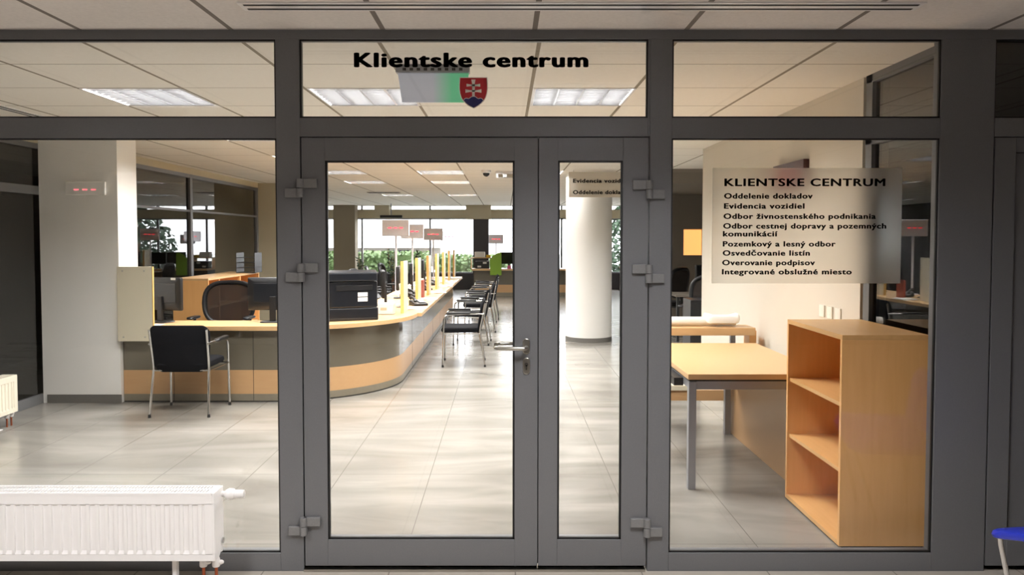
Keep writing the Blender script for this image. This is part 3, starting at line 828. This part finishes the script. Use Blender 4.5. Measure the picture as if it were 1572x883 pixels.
# ------------------------------------------------------------------ number displays on poles
GN = 'number displays on poles'
def numdisp(loc, zc, label, zbase):
    t = thing('number_display', loc, label, 'display', GN)
    h = zc-zbase
    MB().box(-.2, .2, -.03, .03, h-.125, h+.125).build('casing', 'glare_casing', t, bevel=.008)
    b = MB()
    for i in (-1, 0, 1): b.box(i*.085-.025, i*.085+.025, -.0335, -.0295, h-.006, h+.006)
    b.build('red_dashes', 'led', t)
    MB().tube([(0, .01, .0), (0, .01, h-.12)], .016, 12).build('pole', 'glare_casing', t, True)
    MB().lathe([(.09, 0), (.09, .012), (.02, .02)], (0, .01, 0), 20).build('base', 'glare_casing', t, True)
numdisp((-1.62, 11.62, .742), 1.735, 'number display with red dashes nearest the printer', .742)
numdisp((-1.62, 13.7, .742), 1.70, 'second number display with red dashes along the counter', .742)
numdisp((-1.5, 16.4, .742), 1.66, 'third number display with red dashes along the counter', .742)
numdisp((-1.35, 19, 0), 1.62, 'number display on a floor pole past the end of the counter', 0)
numdisp((-.24, 21.45, .745), 1.55, 'number display beside the green screen at the far counter', .745)
t = thing('red_dash_board', (-3.985, 7.47, 2.046), 'added pale casing with three red dashes as a painted reflection high on the white pier', 'display')  # glowing dashes stand for a display's reflection in the glass; casing is added
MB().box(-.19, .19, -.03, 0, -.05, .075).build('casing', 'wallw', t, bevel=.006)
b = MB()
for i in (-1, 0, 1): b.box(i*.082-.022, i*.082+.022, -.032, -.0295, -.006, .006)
b.build('red_dashes', 'led_reflection', t)
t = thing('red_dash_board', (2.2, 5.99, 2.055), 'dark maroon number display on the white right wall above the frosted sign', 'display')
MB().box(-.045, 0, -.32, .32, -.105, .105).build('casing', 'maroon', t, bevel=.004)
b = MB()
for i in (-1, 0, 1): b.box(-.0475, -.0445, i*.12-.045, i*.12+.045, -.01, .01)
b.build('red_dashes', 'led_board', t)
for i, (y, l) in enumerate(((5.39, 'left'), (5.26, 'middle'), (5.13, 'right'))):
    t = thing('wall_outlet', (2.2, y, 1.085), '%s one of three white wall sockets above the bookcase' % l, 'socket', 'wall sockets above the bookcase')
    MB().box(-.012, 0, -.041, .041, -.041, .041).build('plate', 'socket', t, bevel=.003)
    MB().lathe([(.02, -.0125), (.018, -.0135)], (0, 0, 0), 18, 'x').build('socket_face', 'socket', t)

# ------------------------------------------------------------------ low shelf by the left wall
t = thing('low_bookshelf', (-3.77, 10.33, 0), 'low beech bookshelf behind the left counter along the dark glazing', 'bookshelf')
Lh = .97
MB().box(-.215, .215, -Lh, Lh, 1.075, 1.10).build('top', 'beechy', t, bevel=.002)
for y in (-Lh+.01, -.6, .17, Lh-.01): MB().box(-.21, .213, y-.011, y+.011, .0, 1.075).build('side_panel', 'case', t)
for z in (.06, .40, .74): MB().box(-.2, .2, -Lh+.02, Lh-.02, z-.01, z+.01).build('shelf', 'beechy', t)
MB().box(-.212, -.2, -Lh, Lh, .0, 1.075).build('back_panel', 'case', t)
t = thing('letter_tray', (-3.6, 11.0, 1.10), 'black letter tray stack on the low bookshelf', 'tray')
for i in range(4):
    b = MB(); z = i*.07
    b.box(-.13, .13, -.16, .16, z, z+.005).box(-.13, -.125, -.16, .16, z, z+.07).box(.125, .13, -.16, .16, z, z+.07)
    b.build('tray', 'black_plastic', t)

# ------------------------------------------------------------------ far counter
fc = thing('far_counter', (0, 21.2, 0), 'far counter with grey panel and beech band under the end windows', 'counter')
MB().box(-.86, 2.4, 0, .03, .311, .70).build('upper_panel', 'lam', fc)
MB().box(-.86, 2.4, 0, .03, .10, .311).build('wood_band', 'band', fc)
MB().box(-.86, 2.4, 0, .03, 0, .10).build('plinth', 'plinth', fc)
MB().box(-.9, 2.4, -.14, .6, .70, .745).build('worktop', 'beech', fc, bevel=.003)
MB().box(-.87, -.84, .0, .6, 0, .70).build('end_panel', 'dark_board', fc)
t = thing('counter_hutch', (-.66, 21.55, .745), 'small beech hutch on the far counter holding dark office gear', 'shelf')
MB().box(-.28, .28, -.15, .15, .28, .305).build('top', 'beech', t)
for x in (-.27, .26): MB().box(x, x+.02, -.15, .15, 0, .28).build('side_panel', 'case', t)
t = thing('desk_printer', (-.62, 21.53, .745), 'small black printer with white labels inside the far hutch', 'printer')
MB().box(-.19, .19, -.14, .14, 0, .2).build('body', 'black_plastic', t, bevel=.01)
for x, z in ((-.13, .03), (.02, .13)): MB().box(x, x+.1, -.1425, -.14, z, z+.05).build('label', 'paper', t)
tag(MB().box(-.15, .13, -.1, .1, 0, .15).build('storage_box', 'paper', loc=(-.68, 21.55, 1.05), bevel=.006), 'white box on top of the far hutch', 'box')
tag(MB().box(-.06, .06, -.08, .08, 0, .065).build('storage_box', 'yellow', loc=(-.45, 21.52, 1.05), bevel=.004), 'small yellow box on top of the far hutch', 'box')
t = thing('privacy_screen', (-.245, 21.04, 0), 'green screen with slanted corner at the far counter', 'screen panel')
MB().prism([(-.15, .58), (.155, .58), (.155, 1.2), (.06, 1.18), (-.06, 1.12), (-.15, 1.02)], 'y', -.01, .01).build('panel', 'green', t, bevel=.003)
MB().box(-.05, .05, .01, .02, .70, .76).build('clamp', 'alu', t)
dup(m2, (.1, 21.5, .745), PI-.3, 'left black monitor on the far counter right of the green screen', 'monitors on the far counter')
dup(m2, (.62, 21.5, .745), PI+.2, 'right black monitor on the far counter right of the green screen', 'monitors on the far counter')
tag(MB().box(-.05, .05, -.04, .04, 0, .09).build('pen_box', 'pink', loc=(.12, 21.2, .745), bevel=.004), 'small pink box on the far counter', 'box')
t = thing('wall_monitor', (-3.28, 22.6, 2.16), 'black wall screen hanging below the far window beam', 'display')
MB().box(-.32, .32, -.03, .03, .0, .08).build('casing', 'black_plastic', t, bevel=.006)
MB().tube([(0, 0, .08), (0, 0, ZC-2.16)], .015, 10).build('hanger', 'alu', t, True)

# potted plants by the windows
def plant(loc, h, label):
    t = thing('potted_plant', loc, label, 'plant', 'potted plants behind the counter')
    MB().lathe([(.11, 0), (.15, .24), (.155, .26), (.13, .26), (.12, .22)], n=20).build('pot', 'soil', t, True)
    st = MB(); lf = MB()
    for i in range(5):
        a = random.uniform(0, 6.28); r = random.uniform(.03, .16)
        tip = (r*math.cos(a), r*math.sin(a), h*random.uniform(.8, 1))
        st.tube([(0, 0, .22), (tip[0]*.4, tip[1]*.4, h*.55), tip], .007, 6)
        for k in range(34):
            z = random.uniform(.4, 1); c = Vector((tip[0]*z, tip[1]*z, .25+(tip[2]-.25)*z))
            d = Vector((random.uniform(-1, 1), random.uniform(-1, 1), random.uniform(-.3, .8))).normalized()*random.uniform(.05, .1)
            s_ = d.orthogonal().normalized()*.018
            v = [lf.bm.verts.new(c), lf.bm.verts.new(c+d*.5+s_), lf.bm.verts.new(c+d), lf.bm.verts.new(c+d*.5-s_)]
            lf.bm.faces.new(v)
    st.build('stem', 'soil', t, True); lf.build('foliage', 'leafd', t)
plant((-2.6, 18.2, 0), 1.35, 'potted plant nearest the straight counter in front of the windows')
plant((-2.2, 20.3, 0), 1.3, 'potted plant in front of the windows left of the far counter')
plant((-3.6, 19.5, 0), 1.2, 'potted plant left of the other two in front of the windows')

# ------------------------------------------------------------------ right side furniture
t = thing('bookcase', (1.93, 4.325, 0), 'empty open beech bookcase with three bays behind the right pane', 'bookcase')
hw, hd, H_ = .222, .385, 1.097          # x half depth, y half width
MB().box(-hw, hw, -hd, hd, H_-.025, H_).build('top', 'casey', t, bevel=.0015)
for y in (-hd, hd-.022): MB().box(-hw, hw, y, y+.022, .012, H_-.025).build('side_panel', 'case', t, bevel=.001)
for z in (.405, .745): MB().box(-hw+.012, hw-.01, -hd+.022, hd-.022, z-.02, z).build('shelf', 'casey', t)
MB().box(-hw, hw, -hd+.022, hd-.022, .012, .035).build('bottom_panel', 'casey', t)
MB().box(hw-.01, hw-.002, -hd+.022, hd-.022, .035, H_-.025).build('back_panel', 'case', t)
MB().box(-hw+.02, hw-.01, -hd+.01, hd-.01, 0, .012).build('base', 'gasket', t)
t = thing('desk', (1.6, 5.6, 0), 'beech desk with grey steel legs behind the bookcase', 'desk')
MB().prism([(-.451, -.735), (.44, -.735), (.44, .72), (-.451, .72)], 'z', .70, .735).build('tabletop', 'beech', t, bevel=.003)
for x, y in ((-.42, -.70), (-.42, .68), (.20, .68), (.33, -.70)): MB().box(x-.024, x+.024, y-.024, y+.024, 0, .685).build('leg', 'alu', t, bevel=.003)
MB().box(-.396, .306, -.718, -.682, .635, .69).box(-.44, -.40, -.676, .656, .64, .69).box(-.396, .2, .662, .698, .64, .69).build('frame', 'alu', t, bevel=.002)
MB().box(-.44, .42, -.72, .70, .688, .70).build('shadow_gap', 'gasket', t)
MB().box(.238, .262, -.67, .70, .0, .64).build('modesty_panel', 'band', t)
b = MB(); b.box(-.56, -.45, -.2, .1, .60, .63).box(-.5, -.44, -.55, -.1, .63, .68)
b.build('cable_tray', 'black_plastic', t)
t = thing('desk_extension', (1.5, 6.62, 0), 'raised beech shelf standing behind the desk by the white wall', 'shelf')
MB().box(-.28, .60, -.1, .16, .77, .835).build('rail', 'beech', t, bevel=.003)
MB().box(.58, .64, .0, .16, 0, .8).build('end_post', 'case', t, bevel=.002)
for x in (.46, -.24): MB().box(x-.02, x+.02, .06, .1, 0, .77).build('post', 'alu', t)
MB().box(-.26, .44, .0, .02, .20, .29).build('lower_rail', 'band', t)
MB().box(-.26, .1, -.01, .15, .29, .33).build('lower_board', 'ivory', t)
t = thing('paper_roll', (1.35, 6.66, .835), 'long white paper roll lying on the raised shelf', 'paper roll')
MB().lathe([(.036, -.12), (.038, -.10), (.038, .6), (.034, .62), (.012, .62)], (0, 0, .042), 20, 'x').build('roll', 'paper', t, True)
MB().pad(rrect(.3, .16, .05, 4, (.5, 0)), lambda u, v: (u, v, .064+.025*math.sin(22*u)*math.cos(30*v)), lambda u, v: (0, 0, 1), .03).build('crumpled_end', 'paper', t, True)
# beyond the white wall
t = thing('desk', (3.3, 12.2, 0), 'dark desk below the lit opening beyond the white wall', 'desk')
MB().box(-.7, .7, -.35, .35, .69, .72).build('tabletop', 'walldim', t)
for x in (-.66, .66):
    for y in (-.3, .3): MB().box(x-.02, x+.02, y-.02, y+.02, 0, .69).build('leg', 'black_plastic', t)
dup(m2, (3.2, 12.2, .72), PI+.4, 'black monitor on the dark desk below the lit opening', 'monitors beyond the white wall')
tag(MB().box(-.09, .09, -.06, .06, 0, .2).build('storage_box', 'yellow', loc=(3.12, 12.02, .72), bevel=.01), 'yellow box on the dark desk beyond the white wall', 'box')
t = thing('low_cabinet', (2.62, 9.3, 0), 'dark navy low cabinet beyond the white roll at the wall end', 'cabinet')
MB().box(-.45, .45, -.2, .2, .03, .86).build('body', 'dark_plastic', t, bevel=.005)
for x in (-.23, .22): MB().box(x-.21, x+.21, -.215, -.2, .06, .83).build('door', 'dark_plastic', t, bevel=.004)

# ------------------------------------------------------------------ blue chair at the right edge
t = thing('plastic_chair', (2.17, 2.93, 0), 'cobalt blue plastic chair with metal legs at the right edge', 'chair', None, .12)
MB().pad(rrect(.47, .40, .09, 7), lambda u, v: (u, v, 0.464-.3*v-.7*max(0, -u-.17)**2), lambda u, v: (0, 0, 1), .017, .06).build('seat', 'bluechair', t, True)
MB().pad(rrect(.40, .34, .08, 7, (0, .66)), lambda u, v: (.21+.16*(v-.45)-.5*u*u, u, v), lambda u, v: (1, 0, 0), .011, .05).build('backrest', 'bluechair', t, True)
for sx, sy in ((-1, -1), (-1, 1), (1, -1), (1, 1)):
    zt = .448-.3*sy*.15
    MB().tube([(sx*.19, sy*.15, zt), (sx*.185, sy*.152, zt-.03), (sx*.08 if sx < 0 else .2, sy*.17, .006)], .010, 10).build('leg', 'chrome', t, True)
for y in (-.13, .13): MB().tube([(.17, y, .44), (.215, y, .50), (.235, y, .6)], .01, 8).build('back_bracket', 'chrome', t, True)

# ------------------------------------------------------------------ outside
struct(MB().box(-40, 40, YW+.31, 80, -.3, -.1).build('ground', 'ground'))
def foliage(b, x0, x1, y0, y1, z0, z1, n, s):
    for i in range(n):
        c = Vector((random.uniform(x0, x1), random.uniform(y0, y1), random.uniform(z0, z1)))
        d = Vector((random.uniform(-1, 1), random.uniform(-1, 1), random.uniform(-1, 1))).normalized()*s*random.uniform(.6, 1.3)
        w = d.orthogonal().normalized()*s*.4
        b.bm.faces.new([b.bm.verts.new(c-d*.5), b.bm.verts.new(c+w), b.bm.verts.new(c+d*.5), b.bm.verts.new(c-w)])
for k, (x0, x1, top, lab) in enumerate(((-9, -2.6, 1.1, 'light green clipped hedge outside the far left windows'), (-2.4, .2, 1.0, 'green clipped hedge outside beyond the end of the counter'))):
    b = MB(); foliage(b, x0, x1, 26.6, 27.6, -.1, top, 5200 if k == 0 else 2200, .16)
    b.box(x0+.1, x1-.1, 26.8, 27.5, -.1, top-.1)
    tag(b.build('hedge', 'leaf'), lab, 'hedge', 'clipped hedges outside')
def tree(loc, h, r, label):
    t = thing('tree', loc, label, 'tree', 'trees outside the windows')
    MB().tube([(0, 0, 0), (.1, 0, h*.4), (0, .1, h*.8)], [.14, .1, .04], 8).build('trunk', 'soil', t, True)
    b = MB()
    for i in range(1500):
        a = random.uniform(0, 6.28); q = r*math.sqrt(random.random()); z = random.uniform(.12, 1)
        c = Vector((q*math.cos(a)*math.sin(PI*min(1, z+.1)), q*math.sin(a)*math.sin(PI*min(1, z+.1)), h*z))
        d = Vector((random.uniform(-1, 1), random.uniform(-1, 1), random.uniform(-1, 1))).normalized()*.2
        w = d.orthogonal().normalized()*.08
        b.bm.faces.new([b.bm.verts.new(c-d*.5), b.bm.verts.new(c+w), b.bm.verts.new(c+d*.5), b.bm.verts.new(c-w)])
    b.build('crown', 'leafd', t)
tree((4.2, 28.2, -.1), 3.2, 1.3, 'dark leafy tree outside the window right of the round column')
t = thing('building', (-9, 46, -.1), 'white building with grey base seen through the far left windows', 'building')
MB().box(-9, 5.2, 0, 8, 0, .6).box(-9, 5.2, .06, 8, .6, 1.1).build('base_storey', 'bldg2', t)
MB().box(-9, 5.2, -.6, 8, 1.1, 5.2).build('upper_storey', 'bldg', t)
for x in (-6.5, -3.5, -.6, 2.4): MB().box(x, x+1.2, -.01, .05, .1, .95).build('window', 'screen', t)
